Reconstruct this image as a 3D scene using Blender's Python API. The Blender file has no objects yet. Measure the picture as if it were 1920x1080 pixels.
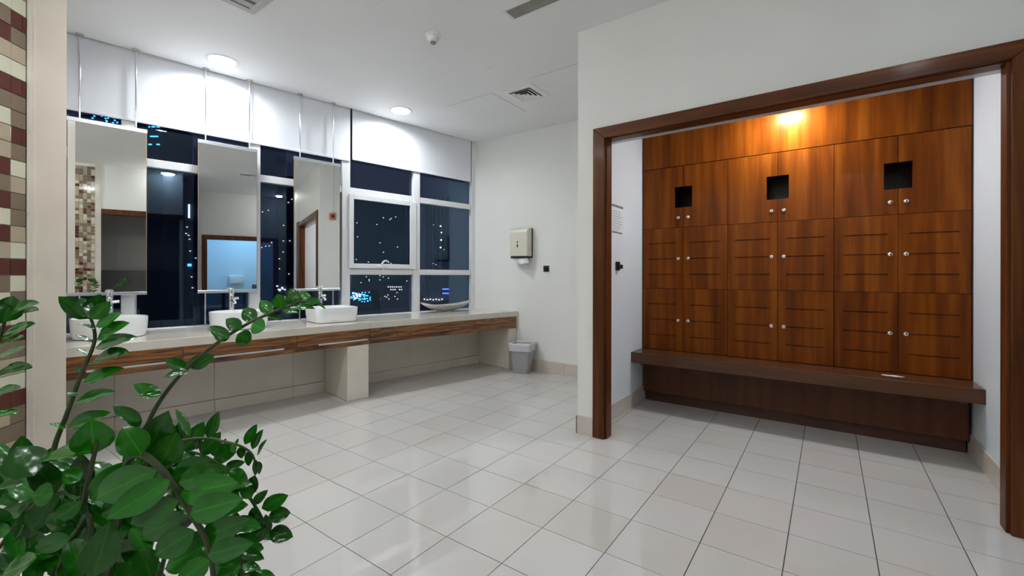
import bpy, bmesh, math, random
from mathutils import Vector, Matrix
random.seed(7)
SC = bpy.context.scene
COL = SC.collection

# ---------------------------------------------------------------- camera
FPX, CX, CY, YAW, ROLL, CH = 823.8, 960.0, 516.7, -0.6247, -0.0019, 1.14
_c, _s = math.cos(YAW), math.sin(YAW)
FW = Vector((_s, _c, 0)); RT = Vector((_c, -_s, 0)); DN = FW.cross(RT)
RR = RT*math.cos(ROLL) + DN*math.sin(ROLL); DD = -RT*math.sin(ROLL) + DN*math.cos(ROLL)
CAMP = Vector((0, 0, CH))
cd = bpy.data.cameras.new('camera'); cam = bpy.data.objects.new('camera', cd); COL.objects.link(cam)
cd.sensor_fit = 'HORIZONTAL'; cd.sensor_width = 36.0; cd.lens = 36.0*FPX/1920
cd.shift_y = -(540-CY)/1920.0; cd.clip_start = 0.02; cd.clip_end = 5000
m = Matrix((RR, -DD, -FW)).transposed().to_4x4(); m.translation = CAMP
cam.matrix_world = m
SC.camera = cam
# ---------------------------------------------------------------- world, exposure
w = bpy.data.worlds.new('night_sky'); SC.world = w; w.use_nodes = True
bg = w.node_tree.nodes['Background']; bg.inputs[0].default_value = (0.13, 0.14, 0.30, 1); bg.inputs[1].default_value = 0.05
vs = SC.view_settings; vs.view_transform = 'Standard'; vs.look = 'None'; vs.exposure = 1.36; vs.gamma = 1.0
vs.use_curve_mapping = False
LAMP = 30.0            # emission of an opal ceiling lamp, most of them added fill
LAMPW = 92.0           # the two by the window are stronger

def at(px, py, depth):                       # a point seen at a pixel, at a given distance into the scene
    return CAMP + (FW + RR*((px-CX)/FPX) + DD*((py-CY)/FPX))*depth
def pix(P):
    q = Vector(P)-CAMP; d = q.dot(FW)
    if d < 0.05: return None
    return CX+FPX*q.dot(RR)/d, CY+FPX*q.dot(DD)/d, d

# ---------------------------------------------------------------- materials
MT = {}
def mat(name, col=(.8,.8,.8), rough=.5, metal=0.0, spec=.5, emit=None, es=0, coat=0):
    if name in MT: return MT[name]
    m = bpy.data.materials.new(name); m.use_nodes = True
    p = m.node_tree.nodes['Principled BSDF']
    p.inputs['Base Color'].default_value = (*col, 1); p.inputs['Roughness'].default_value = rough
    p.inputs['Metallic'].default_value = metal; p.inputs['Specular IOR Level'].default_value = spec
    if coat: p.inputs['Coat Weight'].default_value = coat; p.inputs['Coat Roughness'].default_value = .12
    if emit: p.inputs['Emission Color'].default_value = (*emit, 1); p.inputs['Emission Strength'].default_value = es
    MT[name] = m; return m
def N(m, t, **k):
    n = m.node_tree.nodes.new(t)
    for a, b in k.items(): setattr(n, a, b)
    return n
def L(m, a, b): m.node_tree.links.new(a, b)
def ramp(m, stops):
    r = N(m, 'ShaderNodeValToRGB'); e = r.color_ramp.elements
    while len(e) < len(stops): e.new(.5)
    for k, (p, c) in enumerate(stops): e[k].position = p; e[k].color = (*c, 1)
    return r
def noisy(name, stops, scale=(3,3,3), rough=.5, detail=4, bump=0, spec=.5, coat=0, objrand=False, nscale=1.0, dist=0, rvar=0):
    m = mat(name, rough=rough, spec=spec, coat=coat); p = m.node_tree.nodes['Principled BSDF']
    tc = N(m, 'ShaderNodeTexCoord'); mp = N(m, 'ShaderNodeMapping'); mp.inputs['Scale'].default_value = scale
    L(m, tc.outputs['Object'], mp.inputs[0])
    src = mp.outputs[0]
    if objrand:
        oi = N(m, 'ShaderNodeObjectInfo'); va = N(m, 'ShaderNodeVectorMath', operation='ADD')
        mu = N(m, 'ShaderNodeMath', operation='MULTIPLY'); mu.inputs[1].default_value = 37.0
        L(m, oi.outputs['Random'], mu.inputs[0]); L(m, src, va.inputs[0]); L(m, mu.outputs[0], va.inputs[1]); src = va.outputs[0]
    no = N(m, 'ShaderNodeTexNoise'); no.inputs['Scale'].default_value = nscale; no.inputs['Detail'].default_value = detail
    no.inputs['Distortion'].default_value = dist
    L(m, src, no.inputs['Vector'])
    r = ramp(m, stops); L(m, no.outputs['Fac'], r.inputs[0]); L(m, r.outputs[0], p.inputs['Base Color'])
    if bump:
        b = N(m, 'ShaderNodeBump'); b.inputs['Strength'].default_value = bump; b.inputs['Distance'].default_value = .002
        L(m, no.outputs['Fac'], b.inputs['Height']); L(m, b.outputs[0], p.inputs['Normal'])
    return m
WALL = noisy('cream_paint', [(.35,(.80,.80,.765)),(.65,(.83,.83,.80))], (1.5,)*3, .55, bump=.02)
WHITEW = noisy('white_paint', [(.35,(.76,.82,.86)),(.65,(.79,.85,.89))], (1.5,)*3, .5)
CEIL = noisy('ceiling_paint', [(.35,(.87,.87,.87)),(.65,(.90,.90,.90))], (1.2,)*3, .6)
TILE = noisy('polished_floor_tile', [(.3,(.565,.54,.505)),(.5,(.60,.58,.555)),(.7,(.615,.605,.59))], (1.2,)*3, .035, objrand=True, spec=.7)
TILE2 = noisy('baseboard_tile', [(.3,(.60,.535,.46)),(.7,(.67,.60,.53))], (4,)*3, .25, objrand=True)
GROUT = noisy('dark_grout', [(.3,(.035,.028,.022)),(.7,(.07,.058,.048))], (30,)*3, .9)
STONE = noisy('beige_limestone', [(.3,(.68,.61,.52)),(.55,(.74,.68,.58)),(.75,(.78,.72,.63))], (3,3,3), .3, 6)
COUNTER = noisy('polished_beige_marble', [(.25,(.56,.51,.43)),(.5,(.65,.61,.54)),(.8,(.72,.68,.62))], (2.5,2.5,2.5), .12, 7, dist=.6)
POST = noisy('post_stone', [(.3,(.66,.60,.52)),(.7,(.75,.69,.60))], (2.5,)*3, .35, 6)
WOOD = noisy('locker_veneer', [(.28,(.085,.018,.0012)),(.5,(.175,.040,.0022)),(.72,(.265,.074,.005))], (16,16,.9), .30, 5, objrand=True, coat=.06, dist=.3, spec=.12)
WOODF = noisy('frame_wood', [(.3,(.060,.015,.003)),(.55,(.11,.031,.006)),(.75,(.17,.055,.011))], (22,22,1.4), .40, 5, coat=.05, spec=.2, dist=.3)
WOODX = noisy('frame_wood_cross', [(.3,(.060,.015,.003)),(.55,(.11,.031,.006)),(.75,(.17,.055,.011))], (1.4,22,22), .40, 5, coat=.05, spec=.2, dist=.3)
BENCH = noisy('bench_laminate', [(.3,(.075,.028,.011)),(.7,(.115,.045,.019))], (2,22,22), .25, 5, coat=.2, spec=.3)
BENCHV = noisy('apron_laminate', [(.3,(.070,.022,.008)),(.7,(.11,.037,.014))], (16,16,1), .35, 5, coat=.05, spec=.2)
DARKW = noisy('dark_stained_wood', [(.3,(.022,.008,.005)),(.7,(.045,.016,.009))], (16,16,2), .35)
KICK = noisy('kick_wood', [(.3,(.05,.016,.008)),(.7,(.085,.028,.013))], (3,16,16), .4)
ZEBRA = noisy('zebra_veneer', [(.32,(.022,.008,.002)),(.44,(.10,.033,.006)),(.54,(.30,.115,.02)),(.60,(.09,.030,.006)),(.72,(.36,.15,.03))], (3.0,2.0,34), .25, 4, coat=.4, dist=.6)
CHROME = mat('chrome', (.78,.79,.80), .12, 1.0)
STEEL = mat('brushed_steel', (.60,.60,.59), .28, 1.0)
ALU = mat('aluminium_rail', (.62,.66,.69), .3, .8)
BRONZE = mat('bronze_edge', (.42,.30,.20), .35, .6)
WFRAME = noisy('white_window_frame', [(.3,(.76,.77,.79)),(.7,(.80,.81,.83))], (4,)*3, .35)
CERAM = mat('white_ceramic', (.86,.87,.88), .12, 0, .6)
PLASW = mat('white_plastic', (.80,.80,.79), .4)
PLASB = mat('beige_plastic', (.71,.68,.57), .35)
BLACK = mat('black_plastic', (.012,.012,.014), .4)
DARKV = mat('dark_void', (.006,.005,.005), .8)
PAPER = mat('white_paper', (.80,.81,.82), .8)
BLIND = noisy('blind_fabric', [(.4,(.76,.78,.83)),(.6,(.79,.81,.86))], (1,1,1), .85)
MIRROR = mat('mirror_silver', (.90,.91,.89), .0, 1.0)
SMOKY = noisy('smoky_cover', [(.3,(.20,.185,.155)),(.7,(.30,.285,.25))], (6,)*3, .3)
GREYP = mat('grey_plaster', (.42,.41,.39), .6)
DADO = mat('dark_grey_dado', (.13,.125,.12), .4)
SOFFIT = mat('grey_soffit_paint', (.52,.53,.56), .22)
SILVERB = mat('hammered_silver', (.66,.65,.63), .32, .9)
BINM = mat('grey_bin_plastic', (.36,.36,.37), .4)
LINER = mat('bin_liner_film', (.62,.63,.65), .35)
def emis(name, col, s):
    m = bpy.data.materials.new(name); m.use_nodes = True; nt = m.node_tree
    nt.nodes.remove(nt.nodes['Principled BSDF']); e = N(m, 'ShaderNodeEmission')
    e.inputs[0].default_value = (*col, 1); e.inputs[1].default_value = s
    L(m, e.outputs[0], nt.nodes['Material Output'].inputs[0]); return m
LENS = emis('downlight_lens', (.945,.98,1.0), LAMP)
LENSW = emis('window_row_lens', (.93,.97,1.0), LAMPW)
LENSC = emis('alcove_lens', (.96,.98,1.0), 86)
LENSB = emis('cool_lens', (.40,.72,1.0), 42)
def glassmat():
    m = bpy.data.materials.new('window_glass'); m.use_nodes = True; nt = m.node_tree
    nt.nodes.remove(nt.nodes['Principled BSDF'])
    f = N(m, 'ShaderNodeFresnel'); f.inputs[0].default_value = 1.5
    g = N(m, 'ShaderNodeBsdfGlossy'); g.inputs['Roughness'].default_value = 0; g.inputs[0].default_value = (.50,.72,1,1)
    t = N(m, 'ShaderNodeBsdfTransparent'); t.inputs[0].default_value = (.86,.92,.97,1)
    x = N(m, 'ShaderNodeMixShader'); L(m, f.outputs[0], x.inputs[0]); L(m, t.outputs[0], x.inputs[1]); L(m, g.outputs[0], x.inputs[2])
    L(m, x.outputs[0], nt.nodes['Material Output'].inputs[0]); return m
GLASS = glassmat()
MOS = {'r': mat('mosaic_oxblood', (.085,.012,.006), .08), 't': mat('mosaic_taupe', (.195,.145,.10), .08),
       'n': mat('mosaic_tan', (.42,.35,.255), .08), 'c': mat('mosaic_cream', (.62,.62,.49), .08)}
MGROUT = mat('mosaic_grout', (.66,.62,.55), .8)
def leafmat():
    m = mat('glossy_leaf', rough=.17, spec=.45); p = m.node_tree.nodes['Principled BSDF']
    tc = N(m, 'ShaderNodeTexCoord'); sx = N(m, 'ShaderNodeSeparateXYZ'); L(m, tc.outputs['Object'], sx.inputs[0])
    ab = N(m, 'ShaderNodeMath', operation='ABSOLUTE'); L(m, sx.outputs[0], ab.inputs[0])
    r = ramp(m, [(0,(.05,.22,.014)),(.010,(.010,.130,.004)),(.2,(.007,.105,.003))]); L(m, ab.outputs[0], r.inputs[0])
    oi = N(m, 'ShaderNodeObjectInfo'); hs = N(m, 'ShaderNodeHueSaturation'); mr = N(m, 'ShaderNodeMapRange')
    mr.inputs[3].default_value = .55; mr.inputs[4].default_value = 1.45
    L(m, oi.outputs['Random'], mr.inputs[0]); L(m, mr.outputs[0], hs.inputs['Value']); L(m, r.outputs[0], hs.inputs['Color'])
    L(m, hs.outputs[0], p.inputs['Base Color'])
    no = N(m, 'ShaderNodeTexNoise'); no.inputs['Scale'].default_value = 3.0; no.inputs['Detail'].default_value = .5
    mp = N(m, 'ShaderNodeMapping'); mp.inputs['Scale'].default_value = (2.2, .9, 1); L(m, tc.outputs['Object'], mp.inputs[0]); L(m, mp.outputs[0], no.inputs['Vector'])
    b = N(m, 'ShaderNodeBump'); b.inputs['Strength'].default_value = .28; b.inputs['Distance'].default_value = .010
    L(m, no.outputs['Fac'], b.inputs['Height']); L(m, b.outputs[0], p.inputs['Normal'])
    return m
LEAF = leafmat()
STEM = noisy('plant_stem', [(.3,(.022,.035,.009)),(.7,(.045,.075,.018))], (40,)*3, .5)
SOIL = noisy('potting_soil', [(.3,(.02,.013,.008)),(.7,(.06,.04,.025))], (40,)*3, .95, bump=.6)

# ---------------------------------------------------------------- mesh helpers
def wloc(o):
    v = Vector((0,0,0))
    while o is not None: v += o.location; o = o.parent
    return v
class Fr:                                    # a plan frame: origin, two horizontal axes
    def __init__(s, o, a, b): s.o = Vector((o[0], o[1], 0)); s.a = Vector((a[0], a[1], 0)).normalized(); s.b = Vector((b[0], b[1], 0)).normalized()
    def __call__(s, a, b, z): return s.o + s.a*a + s.b*b + Vector((0,0,z))
WF = Fr((0,0), (1,0), (0,1))
class B:
    def __init__(s): s.v = []; s.f = []
    def add(s, vs, fs):
        k = len(s.v); s.v += [Vector(q) for q in vs]; s.f += [tuple(i+k for i in f) for f in fs]; return s
    def box(s, a0, a1, b0, b1, z0, z1, fr=WF):
        P = [fr(a, b, z) for z in (z0, z1) for a, b in ((a0,b0),(a1,b0),(a1,b1),(a0,b1))]
        return s.add(P, [(3,2,1,0),(4,5,6,7),(0,1,5,4),(1,2,6,5),(2,3,7,6),(3,0,4,7)])
    def prism(s, poly, z0, z1):
        n = len(poly); P = [Vector((x,y,z0)) for x, y in poly]+[Vector((x,y,z1)) for x, y in poly]
        return s.add(P, [tuple(range(n-1,-1,-1)), tuple(range(n,2*n))]+[(i,(i+1)%n,n+(i+1)%n,n+i) for i in range(n)])
    def loft(s, rings, cap0=True, cap1=True, closed=True):
        n = len(rings[0]); vs = [p for r in rings for p in r]; fs = []
        for k in range(len(rings)-1):
            for i in range(n if closed else n-1):
                j = (i+1) % n; fs.append((k*n+i, k*n+j, (k+1)*n+j, (k+1)*n+i))
        if cap0: fs.append(tuple(range(n-1,-1,-1)))
        if cap1: fs.append(tuple((len(rings)-1)*n+i for i in range(n)))
        return s.add(vs, fs)
    def lathe(s, prof, c, n=20, cap0=True, cap1=True, axis=None):
        c = Vector(c); rings = []
        for r, h in prof:
            ring = []
            for i in range(n):
                t = 2*math.pi*i/n; q = Vector((r*math.cos(t), r*math.sin(t), h))
                if axis is not None: q = axis @ q
                ring.append(c+q)
            rings.append(ring)
        return s.loft(rings, cap0, cap1)
    def tube(s, pts, rad, n=8):
        pts = [Vector(p) for p in pts]; rings = []
        prev = None
        for i, p in enumerate(pts):
            t = (pts[min(i+1,len(pts)-1)]-pts[max(i-1,0)]).normalized()
            ref = Vector((0,0,1)) if abs(t.z) < .9 else Vector((1,0,0))
            if prev is None: u = t.cross(ref).normalized()
            else: u = (prev - t*prev.dot(t)).normalized()
            prev = u; vv = t.cross(u); r = rad[i] if isinstance(rad, (list, tuple)) else rad
            rings.append([p+u*r*math.cos(2*math.pi*k/n)+vv*r*math.sin(2*math.pi*k/n) for k in range(n)])
        return s.loft(rings)
    def build(s, name, mt, parent=None, bevel=0, smooth=False, seg=1, props=None):
        if parent is None:
            xs = [v.x for v in s.v]; ys = [v.y for v in s.v]; zs = [v.z for v in s.v]
            org = Vector(((min(xs)+max(xs))/2, (min(ys)+max(ys))/2, min(zs)))
        else: org = wloc(parent)
        me = bpy.data.meshes.new(name); me.from_pydata([v-org for v in s.v], [], s.f)
        bm = bmesh.new(); bm.from_mesh(me); bmesh.ops.recalc_face_normals(bm, faces=bm.faces)
        if bevel: bmesh.ops.bevel(bm, geom=list(bm.edges), offset=bevel, segments=seg, affect='EDGES', profile=.5, clamp_overlap=True)
        bm.to_mesh(me); bm.free()
        me.materials.append(mt)
        if smooth:
            for p in me.polygons: p.use_smooth = True
            try: me.set_sharp_from_angle(angle=math.radians(40))
            except Exception: pass
        o = bpy.data.objects.new(name, me); COL.objects.link(o)
        if parent is None: o.location = org
        else: o.parent = parent
        for k, v in (props or {}).items(): o[k] = v
        return o
def thing(name, loc, label, cat, group=None):
    o = bpy.data.objects.new(name, None); COL.objects.link(o); o.location = loc; o.empty_display_size = .1
    o['label'] = label; o['category'] = cat
    if group: o['group'] = group
    return o
def tag(o, label, cat, group=None):
    o['label'] = label; o['category'] = cat
    if group: o['group'] = group
    return o
ST = {'kind': 'structure'}
def struct(o, label=None):
    o['kind'] = 'structure'
    if label: o['label'] = label
    return o
def sbox(name, mt, *a, fr=WF, parent=None, label=None, bevel=0):
    o = B().box(*a, fr=fr).build(name, mt, parent, bevel)
    if parent is None: struct(o, label)
    return o

# ================================================================ THE ROOM
H = 2.906
YA, YAB = 2.87, 2.95                 # dividing wall, front and back
YF = 4.46                            # far wall
G = Vector((-3.87, YF, 0)); TF = Vector((.1838, .983, 0)); NF = Vector((.983, -.1838, 0))
FA = Fr(G, -TF, NF)                  # facade frame: s away from the far wall, off into the room
AL, AR = -1.40, .755                 # alcove side walls

# ---- floor
floor = struct(B().box(-5.2, 4.4, -2.0, 4.9, -.12, -.004).build('floor', GROUT), 'glossy cream tiled floor with dark grout')
TS = .302; OX, OY = -1.9553, 1.3894; GAP = .0019
tm = None
cand = []
for i in range(-12, 22):
    for j in range(-12, 12):
        x0, y0 = OX+i*TS, OY+j*TS; cx, cy = x0+TS/2, y0+TS/2
        if not (-4.75 < cx < 4.3 and -1.95 < cy < 4.75): continue
        best = 0
        for a, b in ((.5,.5),(0,0),(1,0),(0,1),(1,1)):
            p = pix((x0+a*TS, y0+b*TS, 0))
            if p and -10 < p[0] < 1930 and p[1] < 1090: best = max(best, 1/p[2])
        hid = (cy > YA+.15 and (cx < AL-.15 and cx > -1.33) ) or (cy > 4.02 and cx > -1.3) or (cx > .9)
        cand.append((0 if hid else best, x0, y0))
cand.sort(reverse=True)
vis = [c for c in cand if c[0] > 0][:295]
rest = [c for c in cand if c not in vis]
tb = B().box(GAP, TS-GAP, GAP, TS-GAP, -.010, 0)
tme = bpy.data.meshes.new('floor_tile'); tme.from_pydata([v-Vector((TS/2,TS/2,0)) for v in tb.v], [], tb.f)
bm = bmesh.new(); bm.from_mesh(tme); bmesh.ops.recalc_face_normals(bm, faces=bm.faces)
bm.to_mesh(tme); bm.free(); tme.materials.append(TILE)
fo = wloc(floor)
for b_, x0, y0 in vis:
    o = bpy.data.objects.new('floor_tile', tme); COL.objects.link(o); o.parent = floor
    o.location = Vector((x0+TS/2, y0+TS/2, random.uniform(-.0003,.0003)))-fo
    o.rotation_euler = (random.gauss(0,.0006), random.gauss(0,.0006), 0)
rb = B()
for b_, x0, y0 in rest: rb.box(x0+GAP, x0+TS-GAP, y0+GAP, y0+TS-GAP, -.010, 0)
rb.build('tile_field', TILE, floor, props={'kind':'stuff'})

# ---- ceiling with the blind pocket along the window
e0 = FA(4.6, .07, 0); e1 = FA(0, .07, 0); e1x = e1 + TF*.3
cl = B().prism([(e0.x,e0.y),(-4.9,-2.0),(4.3,-2.0),(4.3,YA+.02),(-1.30,YA+.02),(-1.30,YF+.2),(e1x.x,e1x.y)], H, H+.14).build('ceiling', CEIL)
struct(cl, 'flat white plaster ceiling')
sbox('ceiling_pocket', CEIL, -.3, 4.8, -.12, .10, 3.10, 3.16, fr=FA)
sbox('ceiling_alcove', CEIL, AL-.02, AR+.08, YAB+.08, 4.35, 2.42, 2.50)
# ---- walls
sbox('wall_far', WALL, -4.3, AL-.08, YF, YF+.15, -.05, 3.16, label='cream painted end wall')
wa = B()
wa.box(-1.48, -1.345, YA, YAB, -.05, H+.05); wa.box(.735, 1.25, YA, YAB, -.05, H+.05); wa.box(-1.345, .735, YA, YAB, 2.16, H+.05)
wa.box(1.25, 4.3, YA, YAB, -.05, H+.05)
struct(wa.build('wall_divider', WALL), 'cream painted wall around the locker alcove')
sbox('wall_divider_return', WALL, -1.48, AL, YAB, YF, -.05, H+.05)
sbox('wall_bulkhead', SOFFIT, AL, AR, YAB, YAB+.08, 2.10, 2.64)
sbox('wall_alcove_left', WHITEW, AL-.001, AL+.012, YAB, 4.30, -.05, 2.42)
sbox('wall_alcove_right', WHITEW, AR-.012, AR+.09, YAB, 4.30, -.05, 2.42)
sbox('wall_alcove_back', WHITEW, AL-.02, AR+.08, 4.30, 4.36, -.05, 2.42)
uw = B(); ua, ub = Vector((-4.36,.30,0)), Vector((-3.735,4.47,0)); d = (ub-ua).normalized(); nn_ = Vector((d.y,-d.x,0))
UW = Fr(ua, d, nn_); ULEN = (ub-ua).length
uw.box(0, ULEN, -.12, 0, -.05, .60, fr=UW)
undw = struct(uw.build('wall_under_counter', GROUT), 'beige stone clad wall under the counter')
k = 0; x = 0
while x < ULEN-.05:                               # stone cladding slabs
    x1 = min(x+.62, ULEN)
    B().box(x+.001, x1-.001, 0, .014, .10, .60, fr=UW).build('stone_slab', STONE, undw, bevel=.001)
    B().box(x+.001, x1-.001, 0, .028, 0, .098, fr=UW).build('skirting_slab', STONE, undw, bevel=.001)
    x = x1
# post and diagonal mosaic wall beside the counter
P0, P1 = Vector((-3.62,.56,0)), Vector((-3.76,.42,0))
du = Vector((.7071,-.7071,0)); dn = Vector((.7071,.7071,0))
post = B().prism([(P0.x,P0.y),(P1.x,P1.y),(-4.95,.10),(-4.95,.42)], -.02, 3.16).build('wall_post', POST)
struct(post, 'beige stone clad wall end beside the counter')
FP = Fr(P1, dn, du)                                # a along the face, b out of the face
for a0, a1, dd in ((.004,.020,.006),(.030,.038,.004)):
    B().box(a0, a1, 0, dd, 0, H, fr=FP).build('edge_strip', POST, post)
MW = Fr(P1, du, dn)                                # mosaic wall: a away from the post, b out of the wall
mw = struct(B().box(0, 1.9, -.14, -.006, -.02, H+.02, fr=MW).build('wall_mosaic', MGROUT), 'mosaic tiled wall in oxblood, taupe, tan and cream')
B().box(-.004, .010, -.01, .006, 0, H, fr=MW).build('corner_strip', STEEL, mw)
PT = .0925
right = 'n c r t n c r t t r t c n t t n c r c t c r t n c r t'.split()
left = 'n c t r n c r t c n n r t r c r n r t c n r t n c r n'.split()
ztop = 1.136+18*PT
me_t = {}
def mtile(key):
    if key not in me_t:
        b = B().box(-PT/2+.002, PT/2-.002, -.006, .003, .002, PT-.002, fr=Fr((0,0), du, dn))
        me = bpy.data.meshes.new('mosaic_tile'); me.from_pydata(b.v, [], b.f)
        bm = bmesh.new(); bm.from_mesh(me); bmesh.ops.recalc_face_normals(bm, faces=bm.faces)
        bmesh.ops.bevel(bm, geom=list(bm.edges), offset=.0012, segments=1, affect='EDGES'); bm.to_mesh(me); bm.free()
        me.materials.append(MOS[key]); me_t[key] = me
    return me_t[key]
mwo = wloc(mw)
for c in range(0, 9):
    for r in range(-2, 30):
        z = ztop-(r+1)*PT
        if z < 0 or z+PT > H: continue
        lst = right if c == 0 else left if c == 1 else None
        if lst and 0 <= r < len(lst): key = lst[r]
        else: key = random.choice('rtncnt')
        o = bpy.data.objects.new('mosaic_tile', mtile(key)); COL.objects.link(o); o.parent = mw
        o.location = MW(.012+(c+.5)*PT*.965, 0, z)-mwo

# right and rear parts of the place (seen in the mirrors and the window glass)
XS = .66
sbox('wall_rear', WALL, -3.6, 4.3, -1.75, -1.60, -.02, H+.02)
ws = B(); ws.box(XS, XS+.12, -1.60, -.06, -.02, H+.02); ws.box(XS, XS+.12, -.06, 1.05, 2.20, H+.02); ws.box(XS, XS+.12, 1.0, 1.05, -.02, 2.2)
wstub = struct(ws.build('wall_side', WALL), 'cream wall with a wood trimmed opening')
sb_ = {}
for q, key in enumerate('rtnc'): sb_[key] = B()
for c in range(22):
    for r in range(61):
        y = -.105-(c+1)*.046; z = .01+r*.0475
        if z+.0475 > H: continue
        sb_[random.choice('rtncnttn')].box(XS-.008, XS, y+.0015, y+.0445, z+.0015, z+.046)
for key in 'rtnc': sb_[key].build('mosaic_field', MOS[key], wstub, props={'kind':'stuff'})
B().box(XS-.012, XS, -.103, -.032, 0, H).build('edge_strip', COUNTER, wstub)
sd = struct(B().box(XS-.015, XS+.135, -.03, 1.05, 2.115, 2.20).build('trim_1', WOODX), 'dark wood lintel of the side opening')
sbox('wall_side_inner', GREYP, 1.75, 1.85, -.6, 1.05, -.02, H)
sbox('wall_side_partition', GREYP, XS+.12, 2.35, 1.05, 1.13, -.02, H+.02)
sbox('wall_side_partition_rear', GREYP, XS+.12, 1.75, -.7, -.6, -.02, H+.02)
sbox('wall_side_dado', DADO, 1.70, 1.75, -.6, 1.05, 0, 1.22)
# cool lit room behind the opening in the opposite wall
XO = 2.45; y0, y1, zt = 1.31, 2.62, 1.90
wo = B(); wo.box(XO, XO+.12, 1.05, y0, -.02, H+.02); wo.box(XO, XO+.12, y1, YA, -.02, H+.02); wo.box(XO, XO+.12, y0, y1, zt, H+.02)
struct(wo.build('wall_opposite', WALL), 'cream wall with a dark framed doorway')
t2 = B(); t2.box(XO-.02, XO+.14, y0-.09, y0, 0, zt+.09); t2.box(XO-.02, XO+.14, y1, y1+.09, 0, zt+.09); t2.box(XO-.02, XO+.14, y0, y1, zt, zt+.09)
struct(t2.build('trim_2', WOODF), 'dark wood door casing of the bright room')
CW = mat('cool_room_paint', (.66,.80,.92), .5)
cr = B(); cr.box(4.1, 4.2, .9, 3.2, -.02, 2.7); cr.box(XO+.12, 4.1, .8, .9, -.02, 2.7); cr.box(XO+.12, 4.1, 3.2, 3.3, -.02, 2.7); cr.box(XO+.12, 4.2, .9, 3.2, 2.6, 2.7)
struct(cr.build('wall_bright_room', CW), 'pale blue walls of the bright side room')

# ---- baseboards
def base(name, fr, a0, a1, h=.13, first=.0, t=.012):
    par = struct(B().box(a0, a1, -.002, .004, 0, h-.004, fr=fr).build(name, GROUT)); a = a0; st = first or .302
    while a < a1-.005:
        b_ = min(a+st, a1); st = .302
        B().box(a+.0008, b_-.0008, 0, t, 0, h, fr=fr).build('skirting_tile', TILE2, par, bevel=.0012); a = b_
    return par
base('baseboard_far', Fr((-3.13,YF), (1,0), (0,-1)), 0, 1.65, first=.36)
base('baseboard_divider', Fr((-1.48,YA), (1,0), (0,-1)), 0, .125)
base('baseboard_return', Fr((-1.48,YA), (0,1), (-1,0)), -.012, 1.58)
base('baseboard_alcove_left', Fr((AL+.012,YAB), (0,1), (1,0)), .0, 1.10)
base('baseboard_alcove_right', Fr((AR-.012,YAB), (0,1), (-1,0)), .0, 1.10)

# ---- wooden casing of the alcove opening
IL, IR, OL, OR_ = -1.255, .640, -1.352, .745
cas = thing('door_casing', (-.3, YA, 0), 'dark red wood casing framing the wide locker alcove opening', 'door frame')
def casing_leg(xa, xb):
    b = B(); b.box(min(xa,xb), max(xa,xb), YA-.022, YA, 0, 2.175); return b
B().add([(OL,YA-.022,0),(IL-.012,YA-.022,0),(IL-.012,YA-.022,2.098),(OL,YA-.022,2.175),(OL,YA,0),(IL-.012,YA,0),(IL-.012,YA,2.098),(OL,YA,2.175)],
        [(0,1,2,3),(7,6,5,4),(0,4,5,1),(1,5,6,2),(2,6,7,3),(3,7,4,0)]).build('jamb_casing', WOODF, cas, bevel=.003)
B().add([(OR_,YA-.022,0),(IR+.012,YA-.022,0),(IR+.012,YA-.022,2.098),(OR_,YA-.022,2.175),(OR_,YA,0),(IR+.012,YA,0),(IR+.012,YA,2.098),(OR_,YA,2.175)],
        [(0,1,2,3),(7,6,5,4),(0,4,5,1),(1,5,6,2),(2,6,7,3),(3,7,4,0)]).build('jamb_casing', WOODF, cas, bevel=.003)
B().add([(OL,YA-.022,2.175),(IL-.012,YA-.022,2.098),(IR+.012,YA-.022,2.098),(OR_,YA-.022,2.175),(OL,YA,2.175),(IL-.012,YA,2.098),(IR+.012,YA,2.098),(OR_,YA,2.175)],
        [(0,1,2,3),(7,6,5,4),(0,4,5,1),(1,5,6,2),(2,6,7,3),(3,7,4,0)]).build('head_casing', WOODX, cas, bevel=.003)
B().box(OR_+.001, 1.02, YA-.028, YA, 0, 2.20).build('side_panel', WOODF, cas, bevel=.003)
for xa, xb in ((IL-.09, IL),(IR, IR+.09)):
    B().box(xa, xb, YA+.001, YAB+.004, 0, 2.16).build('jamb_lining', WOODF, cas, bevel=.002)
B().box(IL, IR, YA+.001, YAB+.004, 2.092, 2.16).build('head_lining', WOODX, cas, bevel=.002)

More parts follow.
